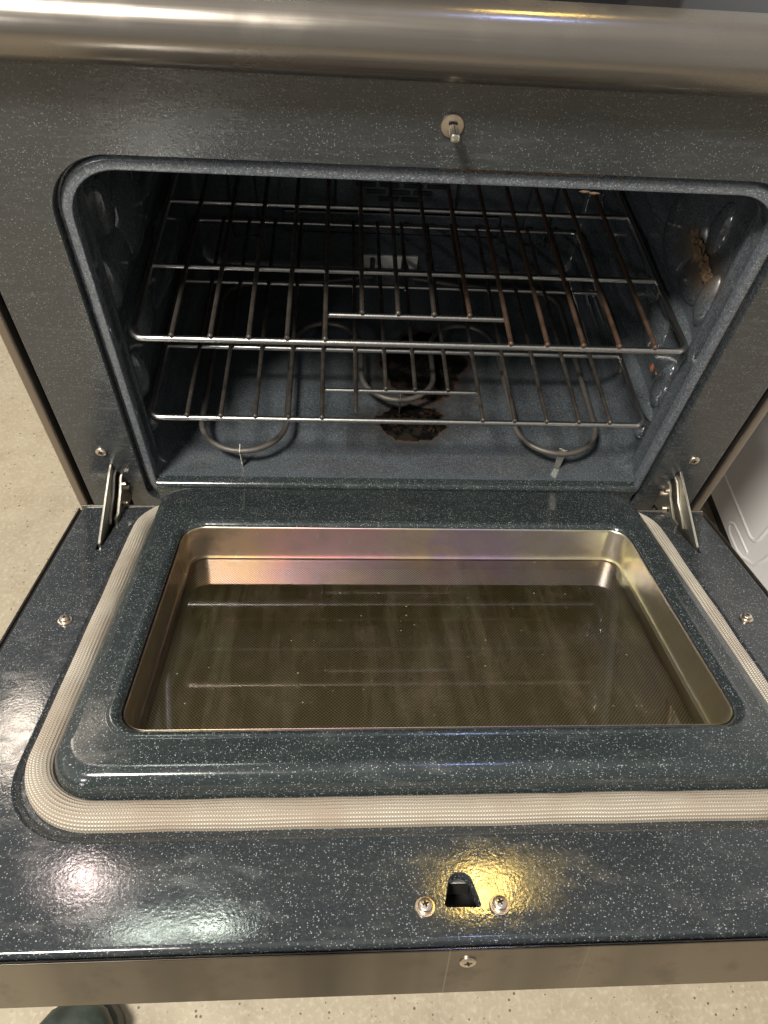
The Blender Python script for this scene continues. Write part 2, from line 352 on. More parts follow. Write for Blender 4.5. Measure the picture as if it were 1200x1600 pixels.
class MB:
    """collects shapes in world space (through a matrix) and links them as one mesh object"""
    def __init__(s, mat=ID): s.v = []; s.f = []; s.M = mat
    def add(s, vs, fs):
        k = len(s.v); s.v += [s.M @ Vector(v) for v in vs]; s.f += [tuple(i + k for i in f) for f in fs]
    def loft(s, rings, cap0=False, cap1=False, closed=True):
        n = len(rings[0]); vs = [p for r in rings for p in r]; fs = []
        for a in range(len(rings) - 1):
            for i in range(n if closed else n - 1):
                j = (i + 1) % n
                fs.append((a * n + i, a * n + j, (a + 1) * n + j, (a + 1) * n + i))
        if cap0: fs.append(tuple(range(n - 1, -1, -1)))
        if cap1: fs.append(tuple((len(rings) - 1) * n + i for i in range(n)))
        s.add(vs, fs)
    def tube(s, pts, r, seg=10, cap=True, closed=False):
        pts = [Vector(p) for p in pts]; rings = []; up = None
        N = len(pts)
        for i, p in enumerate(pts):
            if closed: t = (pts[(i + 1) % N] - pts[i - 1]).normalized()
            else: t = (pts[min(i + 1, N - 1)] - pts[max(i - 1, 0)]).normalized()
            if up is None:
                up = Vector((0, 0, 1)) if abs(t.z) < 0.9 else Vector((1, 0, 0))
            side = t.cross(up).normalized(); up = side.cross(t).normalized()
            rr = r[i] if isinstance(r, (list, tuple)) else r
            rings.append([p + (side * math.cos(a) + up * math.sin(a)) * rr for a in [2 * PI * k / seg for k in range(seg)]])
        if closed: rings.append(rings[0])
        s.loft(rings, cap and not closed, cap and not closed)
    def rod(s, pts, r, seg=10):
        """tube with domed ends"""
        pts = [Vector(p) for p in pts]; t0 = (pts[0] - pts[1]).normalized(); t1 = (pts[-1] - pts[-2]).normalized()
        P = [pts[0] + t0 * r, pts[0] + t0 * r * .7] + pts + [pts[-1] + t1 * r * .7, pts[-1] + t1 * r]
        R = [r * .15, r * .72] + [r] * len(pts) + [r * .72, r * .15]
        s.tube(P, R, seg)
    def ball(s, c, rx, ry=None, rz=None, seg=12, rings=8, fn=None):
        ry = ry or rx; rz = rz or rx; c = Vector(c); R = []
        for a in range(rings + 1):
            th = PI * a / rings; th = min(max(th, 0.02), PI - 0.02)
            ring = []
            for k in range(seg):
                ph = 2 * PI * k / seg
                d = Vector((math.sin(th) * math.cos(ph), math.sin(th) * math.sin(ph), math.cos(th)))
                q = fn(d) if fn else 1.0
                ring.append(c + Vector((d.x * rx * q, d.y * ry * q, d.z * rz * q)))
            R.append(ring)
        s.loft(R, True, True)
    def box(s, x0, x1, y0, y1, z0, z1, bev=0.0015):
        e = bev
        def ring(x0, x1, y0, y1, z): return [(x, y, z) for x, y in rrect(x0, x1, y0, y1, max(e, 1e-4), 2)]
        s.loft([ring(x0 + e, x1 - e, y0 + e, y1 - e, z0), ring(x0 + e * .3, x1 - e * .3, y0 + e * .3, y1 - e * .3, z0 + e * .3), ring(x0, x1, y0, y1, z0 + e),
                ring(x0, x1, y0, y1, z1 - e), ring(x0 + e * .3, x1 - e * .3, y0 + e * .3, y1 - e * .3, z1 - e * .3), ring(x0 + e, x1 - e, y0 + e, y1 - e, z1)], True, True)
    def plate(s, poly, axis_pts, th):
        """polygon given as 3-D points, thickened along vector th, small bevel"""
        th = Vector(th); P = [Vector(p) for p in poly]
        c = sum(P, Vector()) / len(P)
        k = 0.985
        inn = [c + (p - c) * k for p in P]
        s.loft([inn, [p + th * .15 for p in P], [p + th * .85 for p in P], [p + th for p in inn]], True, True)
    def build(s, name, mat, parent=None, **kw):
        return link_mesh(name, s.v, s.f, mat, parent, **kw)

def rrect(x0, x1, y0, y1, r, seg=8):
    """rounded rectangle, counter-clockwise from the lower-left arc; r may be (bl, br, tr, tl)"""
    rs = r if isinstance(r, (tuple, list)) else (r,) * 4
    out = []
    for (cx, cy, a0, rr) in ((x0 + rs[0], y0 + rs[0], PI, rs[0]), (x1 - rs[1], y0 + rs[1], 1.5 * PI, rs[1]),
                             (x1 - rs[2], y1 - rs[2], 0, rs[2]), (x0 + rs[3], y1 - rs[3], .5 * PI, rs[3])):
        for k in range(seg + 1):
            a = a0 + .5 * PI * k / seg
            out.append((cx + rr * math.cos(a), cy + rr * math.sin(a)))
    return out

def fill_holes(outer, holes):
    """flat sheet in 2-D with holes -> verts, faces"""
    bm = bmesh.new(); es = []
    for loop in [outer] + holes:
        vs = [bm.verts.new((x, y, 0)) for x, y in loop]
        es += [bm.edges.new((vs[i], vs[(i + 1) % len(vs)])) for i in range(len(vs))]
    bmesh.ops.triangle_fill(bm, use_beauty=True, use_dissolve=False, edges=es)
    bm.verts.index_update()
    V = [(v.co.x, v.co.y) for v in bm.verts]; F = [tuple(v.index for v in f.verts) for f in bm.faces]
    bm.free(); return V, F

def label(o, lab, cat, group=None, kind=None):
    if lab: o['label'] = lab
    if cat: o['category'] = cat
    if group: o['group'] = group
    if kind: o['kind'] = kind

def empty(name, loc):
    o = bpy.data.objects.new(name, None); C.objects.link(o); o.location = loc; o.empty_display_size = 0.1
    return o

# ------------------------------------------------------------------ floor
fm = MB(); fm.add([(-12, -12, FLOOR), (12, -12, FLOOR), (12, 12, FLOOR), (-12, 12, FLOOR)], [(0, 1, 2, 3)])
fl = fm.build('floor', M['floor'], origin=Vector((0, 0, FLOOR)), smooth=False)
label(fl, 'tan concrete floor with dark specks under the oven', 'floor', kind='structure')

# ------------------------------------------------------------------ the range
rng = empty('oven_range', ROOT)
label(rng, 'dark speckled enamel oven range with its drop-down door hanging open', 'oven range')

# --- front frame: enamel face with the oven mouth, rolled rim, hinge slots
def fr_ring(x, top, bot, y, rt, rb, seg=10):
    return [(px, y, pz) for px, pz in rrect(-x, x, bot, top, (rb, rb, rt, rt), seg)]
slots = []
for s in (-1, 1):
    x0, x1 = sorted((s * 0.3395, s * 0.3262))
    slots.append([(x0, -0.028), (x1, -0.028), (x1, 0.012), (x1 - (0.0 if s > 0 else 0.005) , 0.036), (x1 - (0.004 if s > 0 else 0.009), 0.050),
                  (x0 + (0.009 if s > 0 else 0.004), 0.0515), (x0 + (0.005 if s > 0 else 0.0), 0.046)][:7])
fo = rrect(-0.3735, 0.3735, -0.032, 0.476, 0.003, 3)
fi = rrect(-0.3058, 0.3058, -0.020, 0.4050, (0.024, 0.024, 0.055, 0.055), 10)
V, F = fill_holes(fo, [fi] + slots)
mb = MB(); mb.add([(x, 0, z) for x, z in V], F)
def ring3(pts, y): return [(x, y, z) for x, z in pts]
mb.loft([ring3(rrect(-0.3747, 0.3747, -0.033, 0.477, 0.004, 3), 0.020), ring3(rrect(-0.3747, 0.3747, -0.033, 0.477, 0.004, 3), 0.0015), ring3(rrect(-0.3743, 0.3743, -0.0326, 0.4766, 0.0035, 3), 0.0004), ring3(fo, 0)])
mb.loft([ring3(fi, 0), fr_ring(.3053, .4045, -0.0196, .0004, .0547, .0235), fr_ring(.3047, .4039, -0.0192, .0018, .0543, .0235), fr_ring(.3044, .4036, -0.0190, .0095, .0541, .0235)])
for sl in slots:
    mb.loft([ring3(sl, 0), ring3(sl, 0.012)])
mb.build('front_frame', M['face'], rng)

mb = MB()
mb.loft([fr_ring(.3042, .4034, -0.0188, .0096, .0539, .022), fr_ring(.3036, .4028, -0.0188, .0100, .0533, .022), fr_ring(.3018, .4012, -0.0160, .0100, .050, .022), fr_ring(.3010, .4004, -0.0150, .0080, .0495, .022),
         fr_ring(.3000, .3995, -0.0140, .0056, .049, .022), fr_ring(.2982, .3978, -0.0120, .0046, .048, .022), fr_ring(.2940, .3925, -0.0080, .0042, .045, .022), fr_ring(.2926, .3906, -0.0060, .0047, .0435, .022),
         fr_ring(.2918, .3896, -0.0048, .0064, .0425, .022), fr_ring(.2915, .3893, -0.0042, .0090, .042, .022), fr_ring(.2918, .3893, -0.0035, .0155, .042, .022)])
mb.build('mouth_rim', M['rim'], rng)

for s in (-1, 1):                                             # dark pocket behind each hinge slot
    mb = MB(); mb.box(min(s*.345, s*.318), max(s*.345, s*.318), .0125, .06, -.032, .056); mb.build('hinge_pocket', M['black'], rng)

# --- cavity: walls, floor with rolled front lip, back wall
def cv(x, top, bot, y, rt=.042, rb=.032): return fr_ring(x, top, bot, y, rt, rb)
mb = MB()
rings = [cv(.2917, .3893, .0146, .0085, .042, .010), cv(.2919, .3893, .0147, .0158, .042, .011), cv(.2921, .3895, .0148, .020, .042, .012), cv(.2924, .3895, .0148, .028, .042, .014), cv(.2910, .3885, .0148, .031, .042, .016),
         cv(.2902, .3880, .0148, .034, .042, .018), cv(.2912, .3885, .0148, .037, .042, .020), cv(.2940, .3930, .0148, .043, .042, .024), cv(.2962, .3970, .0149, .055), cv(.2965, .3985, .0150, .075)]
for k in range(1, 12):
    y = .075 + k * .03
    rings.append(cv(.2965 - .0003 * k, .3985, .0150 + .0003 * k, y))
rings += [cv(.2915, .394, .0198, .418), cv(.285, .388, .024, .4275), cv(.276, .379, .033, .431)]
mb.loft(rings, False, True)
mb.build('cavity', M['cavity'], rng)
# cavity front lip of the floor, a polished roll that catches the light
mb = MB()
prof = [(-.0012, -.012)]
for k in range(9):
    a = .5 * PI * k / 8
    prof.append((.0060 - .0072 * math.cos(a), .0085 + .0063 * math.sin(a)))
prof += [(.012, .0148)]
mb.loft([[(x, y, z) for y, z in prof] for x in (-.2915, -.28, .28, .2915)], closed=False)
mb.build('floor_lip', M['plug'], rng)

# back wall details: vent with slots, ribs, terminal plate
for q in ((-.235, -.195, .424, .4325, .075, .30, .006), (.195, .235, .424, .4325, .075, .30, .006), (-.16, .16, .426, .4325, .085, .118, .003)):
    mb = MB(); mb.box(*q); mb.build('back_rib', M['cavity'], rng)
mb = MB(); mb.box(-.085, .09, .4225, .4325, .123, .24, .004); vp = mb.build('vent_cover', M['cavity'], rng)
for z, xs in ((.140, (-.022, .010)), (.150, (-.040, -.006, .026)), (.160, (-.055, -.022, .012, .045)), (.170, (-.040, -.006, .026)), (.18, (-.055, -.022, .012, .045))):
    for x in xs:
        mb = MB(); mb.box(x, x + .027, .4205, .4235, z, z + .0062, .001); mb.build('vent_slot', M['black'], vp)
mb = MB(); mb.box(-.043, .044, .4275, .4325, .026, .0475, .0012)
tp = mb.build('terminal_plate', M['plate'], rng)
for x in (-.026, .022):
    mb = MB(); mb.box(x - .0035, x + .0035, .4262, .4285, .027, .044, .0015); mb.build('terminal_slot', M['black'], tp)
# side wall rack supports: embossed bumps, one mesh per wall and shelf level
for s in (-1, 1):
    for z, spec in ((.3115, ((.087, .016, .011, .028), (.24, .06, .012, .012))), (.254, ((.052, .015, .012, .030), (.10, .04, .009, .03), (.25, .06, .012, .012))),
                    (.206, ((.14, .11, .016, .012), (.30, .08, .015, .012))), (.136, ((.055, .015, .013, .032), (.25, .08, .012, .012))),
                    (.094, ((.14, .11, .016, .011), (.30, .08, .015, .011))), (.062, ((.055, .012, .010, .012),))):
        mb = MB()
        for y, ry, rx, rz in spec:
            mb = MB(); mb.ball((s * .2972, y, z), rx, ry, rz, 18, 12); mb.build('rack_support', M['cavity'], rng)
    # pressed post between the shelf levels
    mb = MB(); mb.ball((s * .2985, .150, .27), .018, .05, .05, 18, 12); mb.build('wall_embossing', M['cavity'], rng)
    mb = MB(); mb.ball((s * .2985, .125, .168), .013, .03, .04, 18, 12)
    mb.build('wall_embossing', M['cavity'], rng)

# burnt crust on the right wall and crumbs in the groove over the mouth
def lumpy(seed, amp=.45):
    return lambda d: 1 + amp * pnoise(d * 2.3 + Vector((seed, seed * 1.7, 0)))
mb = MB()
for k, (y, z, a, c_) in enumerate(((.118, .284, .016, .010), (.100, .280, .013, .011), (.086, .276, .011, .009), (.075, .2725, .010, .007), (.066, .270, .009, .007), (.047, .262, .006, .005))):
    mb.ball((.2940 - (.005 if k < 2 else .001), y, z), .0035, a * .85, c_ * .75, 22, 14, lumpy(k * 3.1, .9))
bc = mb.build('baked_crust', M['crust'], rng); bc['kind'] = 'stuff'
mb = MB()
for k in range(70):
    x = .02 + .13 * random.random() ** 1.2
    mb.ball((x, .0045 + .003 * random.random(), .4008 + .0022 * random.random()), .0006 + .0016 * random.random(), .0012, .0010, 7, 5, lumpy(k, .8))
mb.tube([(.0 + .13 * t, .006, .4016) for t in (0, .3, .6, 1)], .0011, 6)
for p in ((.118, .0005, .3905), (.126, .0, .3898)): mb.ball(p, .004, .001, .0008, 8, 5, lumpy(p[0], .8))
cb = mb.build('crumbs', M['crust'], rng); cb['kind'] = 'stuff'
mb = MB()
mb.ball((.2838, .0745, .1455), .0012, .0042, .0040, 10, 7, lumpy(3, .5)); mb.ball((.2842, .062, .148), .0010, .0026, .0012, 8, 5, lumpy(9, .6))
mb.build('rust_spot', M['rust'], rng)

mb = MB()
for k in range(26):
    a_ = random.random() * 2 * PI; q = math.sqrt(random.random())
    cx_, cy_, rx_, ry_ = ((.020, .108, .034, .020) if k < 17 else (.045, .20, .04, .045))
    mb.ball((cx_ + rx_ * q * math.cos(a_), cy_ + ry_ * q * math.sin(a_), .0158), .004 + .006 * random.random(), .003 + .005 * random.random(), .0016 + .003 * random.random(), 12, 7, lumpy(k * 1.3, .8))
ch = mb.build('charred_residue', M['char'], rng); ch['kind'] = 'stuff'

# --- bake element: one serpentine tube with clips
def arc(cx, cy, rx, ry, a0, a1, n=14):
    return [(cx + rx * math.cos(math.radians(a0 + (a1 - a0) * k / n)), cy + ry * math.sin(math.radians(a0 + (a1 - a0) * k / n))) for k in range(n + 1)]
ez = .043
P = [(-.027, .425), (-.03, .38), (-.10, .365), (-.20, .355)] + arc(-.2, .315, .043, .04, 90, 180, 8) + arc(-.1915, .078, .0515, .050, 180, 360, 18) \
    + arc(-.0935, .218, .0465, .050, 180, 0, 16) + arc(.0005, .166, .0475, .047, 180, 360, 16) + arc(.0945, .220, .0465, .050, 180, 0, 16) \
    + arc(.1965, .080, .0515, .049, 180, 360, 18) + arc(.205, .315, .043, .04, 0, 90, 8) + [(.10, .365), (.03, .38), (.022, .425)]
mb = MB(); mb.tube([(x, y, ez) for x, y in P], .0036, 10)
el = mb.build('heating_element', M['element'], rng)
for (x, y, dy) in ((-.1925, .0285, 0), (.0025, .1205, 0), (.1975, .0315, 0)):
    mb = MB()
    if x > .1:                                                # this clip is turned and bent
        mb.plate([(x - .0045, y + .004, ez + .005), (x + .0045, y - .001, ez + .006), (x + .003, y - .001, .0152), (x - .003, y + .001, .0152)], None, (.0004, .0012, 0))
    else:
        mb.plate([(x - .0010, y + .005, ez + .006), (x - .0010, y - .004, ez + .003), (x - .0004, y - .001, .0152), (x + .0002, y + .004, .0152)], None, (.0014, 0, 0))
    mb.build('element_clip', M['zinc'], el)

# --- door lock hook above the mouth
mb = MB()
mb.loft([[(.0047 + r * math.cos(a), y, .4372 + r * math.sin(a)) for a in [2 * PI * k / 28 for k in range(28)]] for r, y in ((.0086, .0005), (.0087, -.0012), (.0082, -.0020), (.004, -.0024), (.0005, -.0024))], False, True)
lk = mb.build('lock_plate', M['screw'], rng)
mb = MB()
mb.box(.0018, .0086, -.0205, -.0015, .4335, .4400, .0018)
mb.build('lock_hook', M['zinc'], lk)
mb = MB(); mb.box(.0016, .0084, -.0027, -.0023, .4378, .4408, .0014); mb.build('lock_slot', M['black'], lk)

# --- screws
def cross_screw(mb_head, mb_cross, M4, rw, rh, hh=.0032, washer=True):
    def circ(r, z, n=26): return [M4 @ Vector((r * math.cos(2 * PI * k / n), r * math.sin(2 * PI * k / n), z)) for k in range(n)]
    R = []
    if washer: R += [circ(rw, 0), circ(rw, .0009), circ(rw * .96, .0014), circ(rh * 1.03, .0015)]
    z0 = .0015 if washer else 0
    R += [circ(rh, z0), circ(rh, z0 + hh * .55), circ(rh * .93, z0 + hh * .8), circ(rh * .75, z0 + hh * .95), circ(rh * .4, z0 + hh), circ(rh * .02, z0 + hh)]
    mb_head.loft(R, False, True)
    z = z0 + hh + .00015; a = rh * .46; b_ = rh * .13
    for rot in (0.3, 0.3 + PI / 2):
        Rm = M4 @ Matrix.Rotation(rot, 4, 'Z')
        mb_cross.add([Rm @ Vector(p) for p in ((-a, -b_, z), (a, -b_, z), (a, b_, z), (-a, b_, z))], [(0, 1, 2, 3)])
        z += .00008
def screw(M4, rw, rh, parent, washer=True, hh=.0032):
    h = MB(); c_ = MB(); cross_screw(h, c_, M4, rw, rh, hh, washer)
    o = h.build('screw', M['screw'], parent)
    if parent is rng: c_.build('cross_recess', M['black'], o, smooth=False)
    return o, c_
FACE = Matrix.Rotation(PI / 2, 4, 'X')
for x in (-.3410, .3430): screw(Matrix.Translation((x, -.0002, .0705)) @ FACE, .006, .0060, rng, False, .0026)

# --- hinges: folded plates between frame slot and door slot
for s in (-1, 1):
    X = lambda v: s * v
    mb = MB()
    mb.plate([(X(.3372), .012, .0485), (X(.3372), -.001, .0490), (X(.3372), -.012, .0470), (X(.3335), -.1000, .0345), (X(.3335), -.1035, .0255), (X(.3340), -.060, .000), (X(.3372), .012, -.020)], None, (-s * .0026, 0, 0))
    hg = mb.build('door_hinge', M['zinc'], rng)
    mb = MB()
    mb.plate([(X(.3300), .010, .030), (X(.3300), -.006, .0305), (X(.3292), -.020, .0235), (X(.3285), -.047, .0160), (X(.3285), -.057, .0195), (X(.3285), -.060, .0105), (X(.3285), -.040, .002), (X(.3295), .010, -.020)], None, (-s * .0030, 0, 0))
    mb.build('hinge_link', M['zinc'], hg)
    for (y, z) in ((-.004, .0115), (-.022, .0045), (-.010, .0245)):
        mb = MB(); mb.tube([(X(.3300), y, z), (X(.3225), y, z)], .0030, 12)
        mb.build('hinge_rivet', M['screw'], hg)
    for (y, z, r_) in ((-.030, .0115, .0022), (-.041, .0098, .0014)):
        mb = MB(); mb.tube([(X(.3258), y, z), (X(.3252), y, z)], r_, 14); mb.build('hinge_hole', M['black'], hg)
    mb = MB(); mb.tube([(X(.3330), .008, .0375), (X(.3325), -.010, .0385), (X(.3322), -.032, .0270), (X(.3322), -.050, .0235), (X(.3300), -.066, .0220)], .0016, 8)
    mb.build('hinge_spring', M['zinc'], hg)

# --- steel trim roll over the face, cooktop behind it, unseen backguard added for its reflection in the cooktop
mb = MB()
prof = []
cy, cz, ry, rz = -.0030, .4905, .0218, .0222
for k in range(0, 25):
    a = math.radians(262 - k * 172 / 24)
    prof.append((cy + ry * math.cos(a), cz + rz * math.sin(a)))
prof = [(.012, .4690)] + prof + [(.016, .5127), (.020, .5100)]
mb.loft([[(x, y, z) for y, z in prof] for x in (-.3795, -.379, -.2, 0, .2, .379, .3795)], closed=False)
mb.build('top_trim', M['trim'], rng)
mb = MB(); mb.box(-.379, .379, .018, .60, .494, .5085, .002); mb.build('cooktop', M['cooktop'], rng)
mb = MB(); mb.box(-.379, .379, .555, .605, .5090, .70, .006); bgd = mb.build('backguard', M['door_steel'], rng)
mb = MB(); mb.box(-.16, .30, .550, .5548, .545, .67, .002); mb.build('control_panel', M['cooktop'], bgd)
for x in (-.33, -.26, .345):
    mb = MB(ID)
    mb.loft([[(x + r * math.cos(2 * PI * k / 24), y, .60 + r * math.sin(2 * PI * k / 24)) for k in range(24)] for r, y in ((.024, .5548), (.024, .548), (.019, .545), (.018, .525), (.015, .523))], False, True)
    mb.build('knob', M['dark'], bgd)

# --- sides and lower drawer front
for s in (-1, 1):
    mb = MB(); a, c_ = sorted((s * .3815, s * .3920)); mb.box(a, c_, -.0010, .60, FLOOR + .03, .5080, .0025)
    mb.build('side_panel', M['side'], rng)
    mb = MB(); a, c_ = sorted((s * .3750, s * .3813)); mb.box(a, c_, .012, .59, FLOOR + .04, .4930, .0008)
    mb.build('side_gap', M['black'], rng)
mb = MB(); mb.box(-.379, .379, -.012, .011, FLOOR + .05, -.085, .004); mb.build('drawer_front', M['door_steel'], rng)
mb = MB(); mb.box(-.374, .374, .432, .59, FLOOR + .05, .4935, .002); mb.build('back_casing', M['side'], rng)
for x in (-.34, .34):
    for y in (.05, .55):
        mb = MB(); mb.loft([[(x + r * math.cos(2 * PI * k / 16), y + r * math.sin(2 * PI * k / 16), z) for k in range(16)] for r, z in ((.018, FLOOR), (.018, FLOOR + .012), (.008, FLOOR + .014), (.008, FLOOR + .06))], True, True)
        mb.build('levelling_foot', M['dark'], rng)

# ------------------------------------------------------------------ the door (part of the range), local frame (x, -s, h)
def dr(x0, x1, s0, s1, r, h, seg=10): return [(x, -s, h) for x, s in rrect(x0, x1, s0, s1, r, seg)]
def d3(loop, h): return [(x, -s, h) for x, s in loop]
mb = MB(DOOR)
outer = rrect(-.3705, .3705, .0035, .4975, .006, 4)
step = rrect(-.3125, .3125, .004, .4315, (.050, .050, .064, .064), 10)
latch = []
tr_ = [(-.0068, .4800), (.0180, .4806), (.0128, .4572), (-.0002, .4568)]
def round_poly(P, rr, n=5):
    out = []
    N = len(P)
    for i in range(N):
        p = Vector(P[i]); a = Vector(P[i - 1]); c_ = Vector(P[(i + 1) % N]); r = rr[i]
        u1 = (a - p).normalized(); u2 = (c_ - p).normalized()
        A = p + u1 * r; B = p + u2 * r
        for k in range(n + 1):
            t = k / n; q = A * (1 - t) ** 2 + p * 2 * t * (1 - t) + B * t ** 2
            out.append((q.x, q.y))
    return out
latch = round_poly(tr_, [.0028, .0028, .0062, .0062])
latch_in = [((x - .0057) * .91 + .0057, (s - .4695) * .91 + .4695) for x, s in latch]
dsl = []
for s in (-1, 1):
    x0, x1 = sorted((s * .3370, s * .3275)); xt = s * .3335
    if s > 0: dsl.append([(x0, .0065), (x1, .0065), (x1, .060), (xt + .002, .0905), (xt - .0015, .0905), (x0, .055)])
    else: dsl.append([(x0, .0065), (x1, .0065), (x1, .055), (xt + .0015, .0905), (xt - .002, .0905), (x0, .060)])
V, F = fill_holes(outer, [step, latch] + dsl)
mb.add([(x, -s, 0) for x, s in V], F)
mb.loft([dr(-.3745, .3745, .001, .5015, .008, -.020, 4), dr(-.3745, .3745, .001, .5015, .008, -.0050, 4), dr(-.3740, .3740, .0013, .5010, .0078, -.0026, 4), dr(-.3728, .3728, .002, .4998, .007, -.0009, 4), d3(outer, 0)])
g = -.0032
mb.loft([d3(step, 0), dr(-.3113, .3113, .0050, .4300, (.049, .049, .063, .063), -.0003), dr(-.3100, .3100, .0062, .4280, (.048, .048, .062, .062), -.0012),
         dr(-.3085, .3085, .0075, .4258, (.048, .048, .060, .060), -.0027), dr(-.3070, .3070, .0085, .4235, (.047, .047, .059, .059), g), dr(-.2830, .2830, .020, .4000, (.03, .03, .032, .032), g - .0004)])
mb.loft([d3(latch, 0), d3(latch_in, -.0015), d3(latch_in, -.008)])
for sl in dsl: mb.loft([d3(sl, 0), d3(sl, -.006)])
door = mb.build('oven_door', M['door'], rng)
# latch pocket, hinge pocket bottoms
mb = MB(DOOR)
mb.loft([d3([((x - .0057) * 1.25 + .0057, (s - .4695) * 1.3 + .4695) for x, s in latch], h) for h in (-.0082, -.0290)], False, True)
mb.build('latch_pocket', M['black'], door)
for sl in dsl:
    cx = sum(p[0] for p in sl) / 6; cs = sum(p[1] for p in sl) / 6
    mb = MB(DOOR)
    mb.loft([d3([((x - cx) * 1.1 + cx, (s - cs) * 1.03 + cs) for x, s in sl], h) for h in (-.0062, -.018)], False, True)
    mb.build('hinge_pocket', M['black'], door)

mb = MB(DOOR); mb.box(-.003, .014, -.4600, -.4560, -.022, -.0085, .001); mb.build('latch_bracket', M['zinc'], door)

# embossed line below the gasket
# raised inner panel (plug) with window
def plug_h(pt):
    x, y, h = pt; s = -y
    if s < .042 and h > .004: h -= (h / .025) * (.042 - s) * .115
    return (x, y, h)
mb = MB(DOOR)
R = [dr(-.2830, .2830, -.0120, .4010, (.028, .028, .034, .034), g - .0002), dr(-.2822, .2822, -.0120, .4000, (.028, .028, .034, .034), .002), dr(-.2812, .2812, -.0120, .3990, (.028, .028, .033, .033), .014),
     dr(-.2795, .2795, -.0120, .3972, (.027, .027, .032, .032), .0190), dr(-.2772, .2772, -.0116, .3950, (.026, .026, .031, .031), .0222), dr(-.2745, .2745, -.0106, .3925, (.025, .025, .030, .030), .0240),
     dr(-.2712, .2712, -.0080, .3888, (.024, .024, .028, .028), .0249), dr(-.2690, .2690, .0400, .3865, (.004, .004, .027, .027), .0250), dr(-.2680, .2680, .0440, .3855, (.004, .004, .027, .027), .0250),
     dr(-.2520, .2575, .0650, .3655, .030, .0250), dr(-.2508, .2563, .0660, .3640, .029, .0256), dr(-.2490, .2545, .0680, .3622, .028, .0262), dr(-.2470, .2525, .0698, .3602, .027, .0260),
     dr(-.2450, .2508, .0716, .3586, .025, .0252), dr(-.2432, .2490, .0735, .3570, .024, .0238), dr(-.2418, .2476, .0750, .3555, .0235, .0220), dr(-.2412, .2470, .0757, .3548, .023, .0195)]
mb.loft([[plug_h(p) for p in r] for r in R])
plug = mb.build('inner_panel', M['plug'], door)
plug['label'] = 'raised dark green speckled inner panel around the window'

# window well of heat tinted steel, pane, dotted screen
def wl(i, h, r=.022): return dr(-.2405 + i, .2463 - i, .0765 + i, .3541 - i, max(r - i, .004), h, 10)
mb = MB(DOOR)
mb.loft([wl(-.0004, .0190), wl(.0000, .0208), wl(.0006, .0214), wl(.0012, .0208), wl(.0016, .0190), wl(.0022, -.0120), wl(.0026, -.0150), wl(.0040, -.0158), wl(.0052, -.0160), wl(.0052, -.0172), wl(.0035, -.0176), wl(.0035, -.0320)])
mb.build('window_well', M['well'], door)
mb = MB(DOOR); mb.loft([wl(.0036, -.0178), wl(.0300, -.0178)], False, True); mb.build('window_glass', M['glass'], door, smooth=False)
mb = MB(DOOR); mb.loft([wl(.0030, -.0321), wl(.0300, -.0321)], False, True); mb.build('dotted_pane', M['screen'], door, smooth=False)

# gasket: braided rope swept round three sides
gx, gs, gr = .2952, .4105, .052
path = []
def addarc(cx, cs, r, a0, a1, n):
    for k in range(n + 1):
        a = math.radians(a0 + (a1 - a0) * k / n); path.append((cx + r * math.cos(a), cs + r * math.sin(a)))
path += [(-.246, -.006), (-.254, -.002)]
addarc(-gx + .045, .050, .045, 255, 180, 14)
for k in range(1, 60): path.append((-gx, .050 + (gs - gr - .050) * k / 60))
addarc(-gx + gr, gs - gr, gr, 180, 90, 40)
for k in range(1, 100): path.append((-gx + gr + (2 * gx - 2 * gr) * k / 100, gs))
addarc(gx - gr, gs - gr, gr, 90, 0, 40)
for k in range(1, 60): path.append((gx, gs - gr - (gs - gr - .050) * k / 60))
addarc(gx - .045, .050, .045, 0, -75, 14)
path += [(.254, -.002), (.246, -.006)]
NP = 64; W2 = .0110
verts = []; uvs = []; faces = []; dist = 0
for i, p in enumerate(path):
    a = Vector(path[max(i - 1, 0)]); c_ = Vector(path[min(i + 1, len(path) - 1)])
    t = (c_ - a).normalized(); nrm = Vector((-t.y, t.x))        # points to the left of travel (outside or inside)
    if i: dist += (Vector(p) - Vector(path[i - 1])).length
    wob = 1 + .06 * pnoise(Vector((dist * 22, 0, 3)))
    for k in range(NP + 1):
        v = k / NP; th = PI * v
        rr = 1 + .075 * abs(math.sin(th * 12 + .5 * pnoise(Vector((dist * 30, 7, 1)))))  # twelve cords, a little uneven
        rr *= 1 + .07 * pnoise(Vector((dist * 35, v * 2, 9)))                   
        off = -math.cos(th) * W2 * wob; hgt = (abs(math.sin(th)) ** .75) * .0112 * rr
        q = Vector(p) + nrm * off
        verts.append(DOOR @ Vector((q.x, -q.y, g + .0002 + hgt))); uvs.append((dist, v))
n1 = NP + 1
for i in range(len(path) - 1):
    for k in range(NP):
        faces.append((i * n1 + k, i * n1 + k + 1, (i + 1) * n1 + k + 1, (i + 1) * n1 + k))
gk = link_mesh('door_gasket', verts, faces, M['gasket'], door, uvs=uvs, angle=80, wn=False)

def merge_cross(o, cx):
    o.data.materials.append(M['black'])
    bm = bmesh.new(); bm.from_mesh(o.data)
    vs = [bm.verts.new(p - ROOT) for p in cx.v]
    for f_ in cx.f:
        nf = bm.faces.new([vs[i] for i in f_]); nf.material_index = 1
    bm.to_mesh(o.data); bm.free()
# door screws
def DM(x, s, h): return DOOR @ Matrix.Translation((x, -s, h))
for (x, s) in ((-.3297, .2055), (.3317, .2028), (-.0190, .4800), (.0289, .4800)):
    o, cx = screw(DM(x, s, .0001), .0066, .0047, door, True, .0036)
    merge_cross(o, cx)

